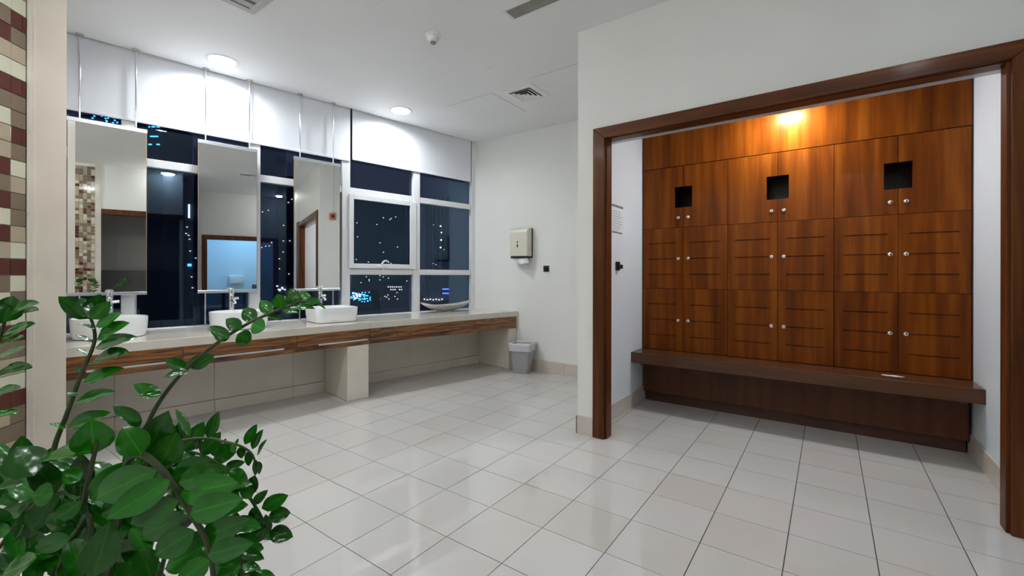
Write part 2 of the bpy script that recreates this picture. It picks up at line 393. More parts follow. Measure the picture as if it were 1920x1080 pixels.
# ================================================================ WINDOWS
ZB = .69
def bay(n, s0, s1, lower=False, casement=False, label=''):
    wn = struct(B().box(s0, s1, -.05, .03, 3.02, 3.10, fr=FA).build('window_%d' % n, WFRAME), label)
    B().box(s1-.045, s1+.045, -.06, .045, ZB, 3.06, fr=FA).build('mullion', WFRAME, wn, bevel=.003)
    a, b = s0+.045, s1-.045
    def bar(z0, z1, nm='transom'): return B().box(a, b, -.05, .04, z0, z1, fr=FA).build(nm, WFRAME, wn, bevel=.003)
    bar(ZB-.02, ZB+.016, 'sill_bar'); bar(2.012, 2.078)
    zs = [(2.078, 3.02)]
    if lower: bar(1.146, 1.210); zs += [(ZB+.016, 1.146)]
    else: zs += [(ZB+.016, 2.012)]
    for z0, z1 in zs: B().box(a, b, -.006, 0, z0, z1, fr=FA).build('pane', GLASS, wn)
    if lower and not casement: B().box(a, b, -.006, 0, 1.210, 2.012, fr=FA).build('pane', GLASS, wn)
    if casement:
        sa = B(); z0, z1 = 1.214, 2.008; w_ = .052; A, C_ = a-.028, b+.020
        for q in ((A, A+w_+.03, z0, z1), (C_-w_, C_, z0, z1), (A+w_+.03, C_-w_, z0, z0+w_), (A+w_+.03, C_-w_, z1-w_, z1)):
            sa.box(q[0], q[1], .046, .066, q[2], q[3], fr=FA)
        ss = sa.build('sash', WFRAME, wn, bevel=.003)
        B().box(A+.03, C_-.03, .030, .036, z0+.03, z1-.03, fr=FA).build('pane', GLASS, ss)
        hd = B(); mid = (A+C_)/2+.03
        hd.box(mid-.075, mid+.075, .066, .080, z0+.018, z0+.042, fr=FA)
        hd.tube([FA(mid+.02,.08,z0+.04), FA(mid+.012,.10,z0+.065), FA(mid-.005,.105,z0+.085), FA(mid-.03,.105,z0+.088), FA(mid-.05,.105,z0+.078)], .010, 8)
        hd.tube([FA(mid,.085,z0+.03), FA(mid+.005,.10,z0-.01), FA(mid+.005,.10,z0-.05)], .003, 6)
        hd.build('latch_handle', PLASW, ss, smooth=True)
    return wn
bay(1, .02, .88, True, False, 'white framed window bay beside the end wall')
bay(2, .88, 1.737, True, True, 'white framed window bay with an openable sash')
bay(3, 1.737, 2.592, False, False, 'tall white framed window bay behind the second hanging mirror gap')
bay(4, 2.592, 3.472, False, False, 'tall white framed window bay between the hanging mirrors')
bay(5, 3.472, 4.34, False, False, 'white framed window bay nearest the stone post')
sbox('trim_3', WFRAME, -.02, .055, -.06, .05, ZB-.1, 3.10, fr=FA, label='white window jamb in the room corner')
# roller blinds, half drawn
def blind(s0, s1, zb, label):
    t = thing('roller_blind', FA((s0+s1)/2, .055, zb), label, 'blind')
    B().box(s0, s1, .053, .056, zb, 3.06, fr=FA).build('fabric', BLIND, t)
    B().box(s0, s1, .048, .061, zb-.004, zb+.022, fr=FA).build('bottom_bar', BLIND, t, bevel=.004)
    B().tube([FA(s0, .03, 3.06), FA(s1, .03, 3.06)], .022, 12).build('roller', ALU, t, smooth=True)
blind(.075, 1.675, 2.375, 'white roller blind half lowered next to the end wall')
blind(1.700, 4.30, 2.352, 'wide white roller blind half lowered behind the hanging mirrors')

# ================================================================ COUNTER
ZC = .70
CF = [Vector((-3.730,.562,0)), Vector((-3.497,2.57,0)), Vector((-3.118,4.458,0))]     # front edge
def fseg(i, o0=0.0):
    d = (CF[i+1]-CF[i]); Ln = d.length; d.normalize(); nrm = Vector((d.y,-d.x,0)); return Fr(CF[i], d, nrm), Ln
f0, l0 = fseg(0); f1, l1 = fseg(1)
sb0, sbm, sb1 = FA(4.15,.048,0), FA(1.83,.048,0), FA(.0,.048,0)
def xy(v): return (v.x, v.y)
cnt = thing('vanity_counter', (-3.9, 2.5, 0), 'long polished beige stone vanity counter under the windows', 'counter')
B().prism([xy(CF[0]), xy(CF[1]-Vector((.0001,.0008,0))), xy(sbm-TF*.0008), (-4.64,.47)], ZC-.062, ZC).build('counter_slab', COUNTER, cnt, bevel=.003)
B().prism([xy(CF[1]+Vector((.0001,.0008,0))), xy(CF[2]), (-3.90,4.458), xy(sbm+TF*.0008)], ZC-.062, ZC).build('counter_slab', COUNTER, cnt, bevel=.003)
B().box(l1-.030, l1-.008, -.03, -.001, ZC-.205, ZC-.0625, fr=f1).build('end_strip', COUNTER, cnt)
p2 = B().prism([(-3.512,2.347),(-3.478,2.545),(-3.985,2.62),(-4.005,2.425)], 0, ZC-.2045).build('support_pier', STONE, cnt, bevel=.006)
B().prism([(-3.168,4.325),(-3.142,4.455),(-3.73,4.455),(-3.745,4.42)], 0, ZC-.2065).build('support_pier', STONE, cnt, bevel=.004)
def drawer(fr, a0, a1, handle, label):
    t = thing('drawer_front', fr((a0+a1)/2, 0, ZC-.203), label, 'drawer front')
    B().box(a0, a1, -.022, -.002, ZC-.203, ZC-.0635, fr=fr).build('panel', ZEBRA, t, bevel=.0015)
    if handle:
        h0, h1 = handle
        hb = B().box(h0, h1, .012, .022, ZC-.163, ZC-.151, fr=fr).build('bar_handle', ALU, t, bevel=.002)
        for q in (h0+.03, h1-.03): B().box(q-.005, q+.005, -.002, .012, ZC-.161, ZC-.153, fr=fr).build('handle_post', ALU, hb)
drawer(f0, .0, .590, (.10, .49), 'zebra wood drawer front with bar handle beside the stone post')
drawer(f0, .593, 1.36, (.76, 1.25), 'zebra wood drawer front with bar handle between the other two')
drawer(f0, 1.363, l0-.002, (1.53, l0-.03), 'zebra wood drawer front with bar handle over the stone pier')
drawer(f1, .002, l1-.024, None, 'plain zebra wood panel without handle beside the end wall')

# ---- vessel basins and taps
def sup(c, ra, rb, n, z, fr, k=40):
    out = []
    for i in range(k):
        t = 2*math.pi*i/k; ct, st = math.cos(t), math.sin(t)
        a = ra*math.copysign(abs(ct)**(2/n), ct); b = rb*math.copysign(abs(st)**(2/n), st)
        out.append(fr(c[0]+a, c[1]+b, z))
    return out
def basin(s, off, label, n=3.2, ra=.208, rb=.20):
    t = thing('vessel_basin', FA(s, off, ZC), label, 'basin', 'vessel basins on the counter')
    prof = [(.90,0),(.94,.006),(.985,.07),(1.0,.132),(.995,.138),(.965,.138),(.955,.130),(.92,.07),(.80,.035),(.45,.022),(.10,.018)]
    B().loft([sup((s,off), ra*q, rb*q, n, ZC+.001+h, FA) for q, h in prof]).build('bowl', CERAM, t, smooth=True)
    c = FA(s, off, ZC+.0185)
    B().lathe([(.028,0),(.028,.004),(.022,.006)], c, 16).build('drain', CHROME, t, smooth=True)
    return t
basin(3.585, .395, 'white vessel basin with rounded front beside the stone post', 2.3)
basin(2.79, .395, 'white vessel basin under the middle hanging mirror', 2.5)
basin(2.02, .385, 'white square vessel basin under the mirror beside the casement window', 6, .20, .19)
def tap(s, off, label):
    t = thing('basin_tap', FA(s, off, ZC), label, 'tap', 'tall chrome taps on the counter')
    c = FA(s, off, ZC)
    B().lathe([(.030,0.0005),(.030,.008),(.023,.012),(.021,.25),(.021,.268),(.019,.272)], c, 20).build('column', CHROME, t, smooth=True)
    B().lathe([(.0235,.276),(.0245,.280),(.0245,.318),(.021,.326),(.006,.330)], c, 20).build('lever_cap', CHROME, t, smooth=True)
    B().box(-.006, .006, -.012, .045, ZC+.322, ZC+.330, fr=Fr(c, -TF, NF)).build('lever', CHROME, t, bevel=.002)
    sp = B().tube([c+Vector((0,0,.215)), c+NF*.06+Vector((0,0,.222)), c+NF*.13+Vector((0,0,.215)), c+NF*.138+Vector((0,0,.20))], .0125, 12).build('spout', CHROME, t, smooth=True)
    B().tube([c+TF*.015+Vector((0,0,.235)), c+TF*.055+Vector((0,0,.238))], .012, 10).build('side_knob', CHROME, t, smooth=True)
    return t
for s, lb in ((3.585,'chrome column tap behind the basin beside the stone post'),(2.80,'chrome column tap under the middle hanging mirror'),(2.045,'chrome column tap under the mirror beside the casement window')):
    tap(s, .156, lb)

# ---- hanging mirrors on poles
def mirror(sp, label):
    s0, s1 = sp; c = (s0+s1)/2; hw = .222; z0, z1 = .985, 2.285
    t = thing('hanging_mirror', FA(c, .10, ZC), label, 'mirror', 'hanging mirrors over the counter')
    for s in sp:
        p = B().tube([FA(s,.092,ZC+.0005), FA(s,.092,H-.0005)], .0065, 10).build('pole', CHROME, t, smooth=True)
        B().lathe([(.024,-.010),(.024,0)], FA(s,.096,H-.0008), 16).build('ceiling_plate', STEEL, p)
        B().lathe([(.014,0),(.014,.006)], FA(s,.092,ZC+.0006), 14).build('foot_plate', STEEL, p)
    B().box(c-hw, c+hw, .102, .119, z0+.024, z1-.03, fr=FA).build('backing', BRONZE, t)
    B().box(c-hw+.004, c+hw-.004, .1195, .122, z0+.024, z1-.03, fr=FA).build('mirror_glass', MIRROR, t)
    B().box(c-hw-.002, c+hw+.002, .100, .127, z1-.03, z1, fr=FA).build('top_rail', ALU, t, bevel=.002)
    B().box(c-hw-.002, c+hw+.002, .100, .127, z0, z0+.024, fr=FA).build('bottom_rail', ALU, t, bevel=.002)
mirror((3.747,3.432), 'tall mirror hung on poles beside the stone post')
mirror((2.979,2.649), 'tall mirror hung on poles between the two other mirrors')
mirror((2.215,1.893), 'tall mirror hung on poles beside the openable casement window')

# ---- silver boat bowl
bo = FA(.555, .20, ZC)
t = thing('boat_bowl', bo, 'silver boat shaped bowl on the counter by the corner window', 'bowl')
rings = []
for k in range(21):
    u = -1+2*k/20; a = u*.37; wdt = max(.006, .11*(1-abs(u)**2.4)); zb = ZC+.004+.112*abs(u)**2.2; zt_ = max(zb+.007, ZC+.082+.046*abs(u)**2.2)
    ring = []
    for q in range(9):
        v = -1+2*q/8; ring.append(FA(.555+a, .20+wdt*v, zb+(zt_-zb)*abs(v)**1.7))
    for q in range(9):
        v = 1-2*q/8; ring.append(FA(.555+a, .20+wdt*v*.93, zb+.004+(zt_-zb-.003)*abs(v)**1.7))
    rings.append(ring)
B().loft(rings).build('shell', SILVERB, t, smooth=True)
B().lathe([(.055,.0005),(.05,.008)], bo, 20).build('foot', SILVERB, t, smooth=True)

# ================================================================ END WALL FITTINGS
# paper towel dispenser
dc = Vector((-3.035, YF, 1.335))
t = thing('towel_dispenser', dc, 'beige paper towel dispenser on the end wall', 'dispenser')
def drect(x0, x1, y, z0, z1): return [Vector((x0,y,z0)), Vector((x1,y,z0)), Vector((x1,y,z1)), Vector((x0,y,z1))]
B().box(-3.165, -2.905, YF-.035, YF-.001, 1.355, 1.715).build('back_plate', BLACK, t, bevel=.004)
cv = []
for y, e, zt2 in ((YF-.032,.0,1.715),(YF-.085,.0,1.712),(YF-.115,.006,1.69),(YF-.125,.018,1.66)):
    cv.append(drect(-3.17+e, -2.90-e, y, 1.372+e*.3, zt2))
B().loft(cv).build('cover', PLASB, t, bevel=.006, seg=2, smooth=True)
B().box(-3.155, -2.915, YF-.112, YF-.035, 1.350, 1.371).build('paper_slot', BLACK, t)
lo = B().lathe([(.009,0),(.009,.006)], (-3.045, YF-.124, 1.545), 12, axis=Matrix.Rotation(math.radians(90),3,'X')).build('keyhole', BLACK, t)
B().add([(-3.047-.012,YF-.1262,1.50),(-3.047,YF-.1262,1.47),(-3.047+.012,YF-.1262,1.50),(-3.047,YF-.1262,1.525),
         (-3.047-.012,YF-.124,1.50),(-3.047,YF-.124,1.47),(-3.047+.012,YF-.124,1.50),(-3.047,YF-.124,1.525)],
        [(0,1,2,3),(7,6,5,4),(0,4,5,1),(1,5,6,2),(2,6,7,3),(3,7,4,0)]).build('emblem', BLACK, t)
pg = []
for k in range(7):
    a = k/6; pg.append([Vector((-3.135+.21*q/8+.015*a, YF-.095+.035*math.sin(q*.9)*a-.01*a, 1.352-.058*a-.018*a*math.sin(q/8*math.pi))) for q in range(9)])
b = B()
b.loft([r+[v+Vector((0,.004,0)) for v in reversed(r)] for r in pg]); b.build('paper_sheet', PAPER, t, smooth=True)
# robe hooks
def hook(fr, label):
    t = thing('robe_hook', fr(0,0,0), label, 'hook')
    B().box(-.038, .038, .0005, .012, -.036, .036, fr=FrZ(fr)).build('wall_plate', BLACK, t, bevel=.004)
    B().box(-.014, .014, .012, .045, -.022, .012, fr=FrZ(fr)).build('peg', BLACK, t, bevel=.004)
class FrZ:
    def __init__(s, fr): s.fr = fr
    def __call__(s, a, b, z): return s.fr(a, b, z)
class FrH:
    def __init__(s, o, a, b): s.o = Vector(o); s.a = Vector(a); s.b = Vector(b)
    def __call__(s, a, b, z): return s.o+s.a*a+s.b*b+Vector((0,0,z))
hook(FrH((-2.713, YF, 1.222), (1,0,0), (0,-1,0)), 'small black square hook on the end wall beside the towel dispenser')
hook(FrH((AL+.012, 3.378, 1.218), (0,1,0), (1,0,0)), 'small black square hook on the white alcove wall below the notice')
# notice on the alcove side wall
t = thing('wall_notice', (AL+.012, 3.40, 1.48), 'laminated white notice with green heading on the alcove wall', 'notice')
B().box(AL+.0125, AL+.0155, 3.255, 3.50, 1.485, 1.712).build('sheet', PAPER, t)
GRN = mat('dark_green_print', (.01,.06,.03), .6)
hb = B()
for k in range(9): hb.box(AL+.0156, AL+.0162, 3.262+k*.026, 3.280+k*.026, 1.690, 1.708)
hb.build('heading_print', GRN, t)
lb = B()
for k in range(9):
    lb.box(AL+.0156, AL+.0160, 3.27, 3.27+.205*random.uniform(.6,1), 1.50+k*.019, 1.506+k*.019)
lb.build('text_lines', mat('grey_print', (.42,.47,.50), .7), t)
B().box(AL+.0156, AL+.0162, 3.262, 3.47, 1.486, 1.493).build('footer_print', mat('slate_print', (.12,.14,.15), .7), t)
# small thermostat on the return of the dividing wall
t = thing('wall_thermostat', (-1.48, 3.06, 2.00), 'small orange and black wall sensor with conduit seen in the mirror', 'sensor')
B().box(-1.505, -1.4805, 3.01, 3.11, 2.02, 2.12).build('housing', mat('orange_plastic', (.55,.18,.04), .4), t, bevel=.004)
B().box(-1.510, -1.505, 3.037, 3.083, 2.047, 2.093).build('display', BLACK, t)
B().tube([(-1.487,3.06,2.12),(-1.487,3.06,H-.002)], .006, 8).build('conduit', PLASW, t)

# ---- waste bin
bc = Vector((-2.935, 4.285, 0))
t = thing('waste_bin', bc, 'grey square waste bin with a white liner by the end wall', 'bin')
BF = Fr(bc, (.966,.259), (-.259,.966))
def rrect(h, z, r=.03, fr=BF, k=4):
    out = []
    for cx_, cy_, a0 in ((1,1,0),(-1,1,90),(-1,-1,180),(1,-1,270)):
        for q in range(k+1):
            an = math.radians(a0+90*q/k); out.append(fr(cx_*(h-r)+r*math.cos(an), cy_*(h-r)+r*math.sin(an), z))
    return out
B().loft([rrect(.088,.001,.025), rrect(.092,.012,.025), rrect(.125,.335,.03), rrect(.120,.335,.03), rrect(.088,.02,.025)]).build('bucket', BINM, t, smooth=True)
B().loft([rrect(.121,.325,.03), rrect(.128,.352,.03), rrect(.137,.350,.03), rrect(.141,.338,.03), rrect(.136,.322,.03), rrect(.1335,.300,.03), rrect(.1285,.262,.03)], False, False).build('liner', LINER, t, smooth=True)
B().loft([rrect(.117,.322,.03), rrect(.095,.20,.03), rrect(.07,.15,.03)], False, True).build('liner_pocket', LINER, t, smooth=True)

# ================================================================ LOCKERS
YD = 3.96; X0 = -1.377; CWD = .3518; ROWS = [(1.562,2.097),(1.029,1.562),(.484,1.029)]
def grid_panel(x0, x1, z0, z1, yf, thick, slots, holes):
    """door leaf: front at yf, slots are recessed rectangles (x0,x1,z0,z1,depth), holes are cut right through"""
    xs = sorted({x0, x1, *[q for s in slots+holes for q in s[:2] if x0 <= q <= x1]})
    zs = sorted({z0, z1, *[q for s in slots+holes for q in s[2:4] if z0 <= q <= z1]})
    def dep(i, k):
        cx_, cz_ = (xs[i]+xs[i+1])/2, (zs[k]+zs[k+1])/2
        for s in holes:
            if s[0] < cx_ < s[1] and s[2] < cz_ < s[3]: return None
        for s in slots:
            if s[0] < cx_ < s[1] and s[2] < cz_ < s[3]: return s[4]
        return 0.0
    b = B(); nx, nz = len(xs)-1, len(zs)-1
    D = [[dep(i,k) for k in range(nz)] for i in range(nx)]
    yb = yf+thick
    for i in range(nx):
        for k in range(nz):
            d_ = D[i][k]
            if d_ is None: continue
            xa, xb, za, zb = xs[i], xs[i+1], zs[k], zs[k+1]; y = yf+d_
            b.add([(xa,y,za),(xb,y,za),(xb,y,zb),(xa,y,zb)], [(0,1,2,3)]); b.add([(xa,yb,za),(xb,yb,za),(xb,yb,zb),(xa,yb,zb)], [(3,2,1,0)])
            for di, dk, e in ((-1,0,((xa,za),(xa,zb))),(1,0,((xb,zb),(xb,za))),(0,-1,((xb,za),(xa,za))),(0,1,((xa,zb),(xb,zb)))):
                ii, kk = i+di, k+dk
                o_ = D[ii][kk] if 0 <= ii < nx and 0 <= kk < nz else None
                if o_ is None: y2 = yb
                elif o_ > d_: y2 = yf+o_
                else: continue
                (xa_, za_), (xb_, zb_) = e
                b.add([(xa_,y,za_),(xb_,y,zb_),(xb_,y2,zb_),(xa_,y2,za_)], [(0,1,2,3)])
    return b
def build_welded(b, name, mt, parent):
    o = b.build(name, mt, parent)
    bm = bmesh.new(); bm.from_mesh(o.data); bmesh.ops.remove_doubles(bm, verts=bm.verts, dist=1e-5)
    bmesh.ops.recalc_face_normals(bm, faces=bm.faces); bm.to_mesh(o.data); bm.free(); return o
RX90 = Matrix.Rotation(math.radians(90), 3, 'X')
lbl = ['locker unit of six wood doors beside the alcove wall with the notice',
       'locker unit of six wood doors standing between the two other units',
       'locker unit of six wood doors behind the white scrap on the bench']
for u in range(3):
    ux = X0+u*2*CWD
    t = thing('locker_unit', (ux+CWD, 4.12, .484), lbl[u], 'locker', 'wooden locker units above the bench')
    cb = B(); xa, xb = ux+.002, ux+2*CWD-.002                       # carcass: sides, shelves and back
    cb.box(xa, xa+.016, YD+.020, 4.285, .484, 2.097); cb.box(xb-.016, xb, YD+.020, 4.285, .484, 2.097)
    cb.box(xa+.016, xb-.016, 4.27, 4.285, .484, 2.097)
    for z in (.484, 1.021, 1.554, 2.081): cb.box(xa+.016, xb-.016, YD+.020, 4.27, z, z+.016)
    cb.box(ux+CWD-.008, ux+CWD+.008, YD+.020, 4.27, .50, 1.554)
    cb.build('carcass', DARKW, t)
    hx0, hx1, hz0, hz1 = ux+CWD-.075, ux+CWD+.073, 1.735, 1.917
    for ri, (z0, z1) in enumerate(ROWS):
        for c in range(2):
            xa, xb = ux+c*CWD, ux+(c+1)*CWD; g = .0018
            slots, holes = [], []
            mz = (z0+z1)/2-.005
            if ri == 0: holes = [(hx0,hx1,hz0,hz1)]
            else: slots = [(xa+.055, xb-.055, mz+q-.0045, mz+q+.0045, .013) for q in (-.138, 0, .138)]
            dr = build_welded(grid_panel(xa+g, xb-g, z0+g, z1-g, YD, .018, slots, holes), 'locker_door', WOOD, t)
            lx = xb-.041 if c == 0 else xa+.041; lz = 1.648 if ri == 0 else mz
            lk = B().lathe([(.0145,-.004),(.0145,.003),(.013,.0055),(.0085,.0065)], (lx, YD, lz), 18, axis=RX90).build('cam_lock', CHROME, dr, smooth=True)
            # keyhole slot
            B().box(lx-.0013, lx+.0013, YD-.0072, YD-.006, lz-.005, lz+.005).build('key_slot', BLACK, dr)
o = B().box(X0, X0+6*CWD, YD, YD+.020, 2.101, 2.418).build('header_panel', WOOD)
tag(o, 'long plain wood header panel above the locker doors', 'panel')
o = B().box(AL+.0125, X0-.002, YD+.012, YD+.03, .484, 2.418).build('filler_strip', DARKW); tag(o, 'narrow dark filler strip between lockers and the notice wall', 'filler strip')
o = B().box(X0+6*CWD+.002, AR-.0125, YD+.006, YD+.03, .484, 2.418).build('filler_strip', DARKW); tag(o, 'narrow dark filler strip with screws beside the bench end', 'filler strip')
# ---- bench
t = thing('locker_bench', (-.32, 3.83, 0), 'long brown laminate bench below the lockers', 'bench')
B().box(AL+.013, AR-.013, 3.685, 3.995, .392, .481).build('seat', BENCH, t, bevel=.004, seg=2)
B().box(AL+.028, AR-.030, 3.965, 3.995, .092, .3915).build('apron', BENCHV, t, bevel=.002)
B().box(AL+.030, AR-.035, 4.02, 4.05, .0, .150).build('kickboard', KICK, t)
bk = B()
for x in (AL+.10, AR-.10): bk.box(x-.015, x+.015, 3.72, 3.965, .372, .3915)
bk.build('bracket', DARKW, t)
sc = []
random.seed(3)
for k in range(14):
    an = 2*math.pi*k/14; sc.append((.345+.062*math.cos(an)*random.uniform(.75,1.1)+0, 3.83+.022*math.sin(an)*random.uniform(.7,1.15)))
o = B().prism(sc, .4812, .4824).build('white_patch', PAPER); tag(o, 'small ragged white scrap lying on the brown bench', 'patch')  # thin ragged plate for the white patch on the seat

# ================================================================ CEILING FITTINGS
def downlight(x, y, label, lens=LENS, z=H, r=.098, group='recessed ceiling downlights', recess=False):
    t = thing('ceiling_downlight', (x,y,z), label, 'downlight', group)
    if recess:                                       # lens set back in a can above the ceiling
        B().lathe([(r+.001,.003),(r+.001,-.0005),(r+.020,-.0005),(r+.020,-.004),(r+.008,-.008),(r-.002,-.006),(r-.002,.003)], (x,y,z), 36, False, False).build('trim_ring', PLASW, t, smooth=True)
        B().lathe([(r-.002,.002),(r-.008,.045),(r+.002,.046),(r+.004,.002)], (x,y,z), 36, False, False).build('can', PLASW, t, smooth=True)
        B().lathe([(r-.006,.040),(r-.006,.026),(.002,.025)], (x,y,z), 36, True, True).build('lens', lens, t, smooth=True)
    else:                                            # shallow opal dome, bulged to throw light along the ceiling
        B().lathe([(r+.003,-.0005),(r+.020,-.0005),(r+.020,-.006),(r+.010,-.010),(r+.003,-.010)], (x,y,z), 36, False, False).build('trim_ring', PLASW, t, smooth=True)
        B().lathe([(r,-.006),(r*.95,-.022),(r*.72,-.036),(r*.4,-.043),(.002,-.045)], (x,y,z), 36, False, True).build('lens', lens, t, smooth=True)
    return t
WLAMPS = [(-4.055, 1.54), (-3.72, 3.12)]
cut = B()
for x, y in WLAMPS: cut.lathe([(.103,-.05),(.103,.08)], (x,y,H), 36)
co = cut.build('cutter', CEIL)
md = cl.modifiers.new('holes', 'BOOLEAN'); md.object = co; md.operation = 'DIFFERENCE'; md.solver = 'EXACT'
bpy.context.view_layer.update()
nm_ = bpy.data.meshes.new_from_object(cl.evaluated_get(bpy.context.evaluated_depsgraph_get()))
cl.modifiers.clear(); cl.data = nm_
bpy.data.objects.remove(co)
downlight(*WLAMPS[0], 'round lit downlight in the ceiling above the middle mirror', LENSW, recess=True)
downlight(*WLAMPS[1], 'round lit downlight in the ceiling before the casement window', LENSW, recess=True)
for (x, y), lb in (((.55,.85),'round opal dome lamp on the ceiling before the side opening'), ((.30,-.95),'added round opal fill lamp on the ceiling between rear wall and side mosaic'),
             ((-2.43,1.05),'added round opal fill lamp on the ceiling beside the louvred grille hatch'), ((-2.60,.62),'added round opal fill lamp on the ceiling between louvred grille and mosaic wall'),
             ((-2.65,-.10),'added round opal fill lamp on the ceiling close to the mosaic wall'), ((-1.95,-.65),'added round opal fill lamp on the ceiling between mosaic wall and rear wall'),
             ((-.80,-.85),'added round opal fill lamp on the ceiling before the rear wall')):
    downlight(x, y, lb, group='opal ceiling lamps')  # fill lamps added out of view, apart from the one by the side opening
downlight(1.9, 2.68, 'small added opal fill lamp on the ceiling before the bright room doorway', r=.07, group='opal ceiling lamps')  # added fill lamp, lights the area before the doorway
downlight(-.25, 3.78, 'round lit downlight in the alcove ceiling above the bench', LENSC, 2.42, .085)
downlight(3.25, 2.05, 'round cool white lamp in the bright side room', LENSB, 2.60, .12)

def diffuser(x0, x1, y0, y1, label, open_=True):
    cx_, cy_ = (x0+x1)/2, (y0+y1)/2; h = (x1-x0)/2
    t = thing('ceiling_diffuser', (cx_,cy_,H), label, 'air vent')
    def sq(a, z): return [Vector((cx_-a,cy_-a,z)), Vector((cx_+a,cy_-a,z)), Vector((cx_+a,cy_+a,z)), Vector((cx_-a,cy_+a,z))]
    B().loft([sq(h,H-.0005), sq(h,H-.004), sq(h-.045,H-.010), sq(h-.055,H-.010), sq(h-.055,H-.0008)], False, False).build('outer_frame', CEIL, t)
    B().add(sq(h-.05,H-.0012)+sq(h-.05,H-.0006), [(0,1,2,3),(7,6,5,4),(0,4,5,1),(1,5,6,2),(2,6,7,3),(3,7,4,0)]).build('plenum', DARKV, t)
    a = h-.055
    while a > .03:
        B().loft([sq(a-.034,H-.003), sq(a-.006,H-.017), sq(a-.009,H-.018), sq(a-.037,H-.004)], False, False).build('vane', CEIL, t); a -= .036
    B().add(sq(max(a-.004,.012),H-.016)+sq(max(a-.004,.012),H-.014), [(3,2,1,0),(4,5,6,7),(0,1,5,4),(1,2,6,5),(2,3,7,6),(3,0,4,7)]).build('centre_plate', CEIL, t)
diffuser(.05, .40, 1.80, 2.15, 'square white air diffuser with dark slots before the locker alcove')
diffuser(-2.565, -2.215, 3.365, 3.715, 'square white air diffuser with dark slots beside the end wall hatches')
# large return grille with parallel blades
gx0, gx1, gy0, gy1 = -3.15, -2.65, .884, 1.384
t = thing('return_grille', ((gx0+gx1)/2,(gy0+gy1)/2,H), 'large white louvred grille in the ceiling before the mirrors', 'air vent')
gb = B(); fw = .045
GP = mat('grey_grille_paint', (.55,.56,.55), .5)
gb.box(gx0,gx1,gy0,gy0+fw,H-.012,H-.0005); gb.box(gx0,gx1,gy1-fw,gy1,H-.012,H-.0005); gb.box(gx0,gx0+fw,gy0+fw,gy1-fw,H-.012,H-.0005); gb.box(gx1-fw,gx1,gy0+fw,gy1-fw,H-.012,H-.0005)
gb.build('outer_frame', GP, t, bevel=.002)
B().box(gx0+fw,gx1-fw,gy0+fw,gy1-fw,H-.0025,H-.0006).build('plenum', mat('grille_back', (.20,.20,.19), .7), t)
for k in range(5):
    x = gx0+fw+.02+k*.09
    B().add([(x,gy0+fw,H-.010),(x+.045,gy0+fw,H-.004),(x+.045,gy1-fw,H-.004),(x,gy1-fw,H-.010),(x,gy0+fw,H-.012),(x+.045,gy0+fw,H-.006),(x+.045,gy1-fw,H-.006),(x,gy1-fw,H-.012)],
            [(3,2,1,0),(4,5,6,7),(0,1,5,4),(1,2,6,5),(2,3,7,6),(3,0,4,7)]).build('blade', GP, t)
# unlit strip luminaire
lx0, lx1, ly0, ly1 = -1.75, -1.05, 2.348, 2.456
t = thing('strip_luminaire', ((lx0+lx1)/2,(ly0+ly1)/2,H), 'unlit recessed strip light with smoky cover near the dividing wall', 'ceiling light')
fb = B(); q = .022
fb.box(lx0-q,lx1+q,ly0-q,ly0,H-.005,H-.0005); fb.box(lx0-q,lx1+q,ly1,ly1+q*.3,H-.005,H-.0005); fb.box(lx0-q,lx0,ly0,ly1,H-.005,H-.0005); fb.box(lx1,lx1+q,ly0,ly1,H-.005,H-.0005)
fb.build('frame', PLASW, t); B().box(lx0,lx1,ly0,ly1,H-.003,H-.0006).build('cover', SMOKY, t)
# smoke detector
sc_ = Vector((-2.362,2.279,H))
t = thing('smoke_detector', sc_, 'round white smoke detector on the ceiling', 'detector')
B().lathe([(.056,-.0005),(.056,-.010),(.050,-.016),(.046,-.017)], sc_, 28).build('mount', PLASW, t, smooth=True)
B().lathe([(.043,-.016),(.040,-.038),(.030,-.050),(.022,-.052)], sc_, 28).build('head', PLASW, t, smooth=True)
B().lathe([(.021,-.050),(.019,-.062),(.012,-.066),(.003,-.067)], sc_, 24).build('sensor_tip', mat('grey_sensor', (.22,.23,.20), .4), t, smooth=True)
sd_ = Vector((-2.369,2.907,H))
t = thing('sprinkler_cover', sd_, 'small flush white sprinkler cover disc in the ceiling', 'sprinkler')
B().lathe([(.042,-.0005),(.042,-.004),(.040,-.006)], sd_, 28).build('disc', CEIL, t, smooth=True)
# flush access hatches
def hatch(x0, y0, label, w_=.60):
    t = thing('access_hatch', (x0+w_/2,y0+w_/2,H), label, 'ceiling hatch')
    B().box(x0-.003,x0+w_+.003,y0-.003,y0+w_+.003,H-.0008,H-.0002).build('shadow_gap', GREYP, t)
    B().box(x0,x0+w_,y0,y0+w_,H-.003,H-.0009).build('door', CEIL, t)
hatch(-3.244, 3.329, 'flush square ceiling hatch between the window downlight and the diffuser')
hatch(-2.155, 3.285, 'flush square ceiling hatch between the diffuser and the dividing wall')
hatch(-2.776, 1.200, 'flush square ceiling hatch between the louvred grille and the smoke detector')

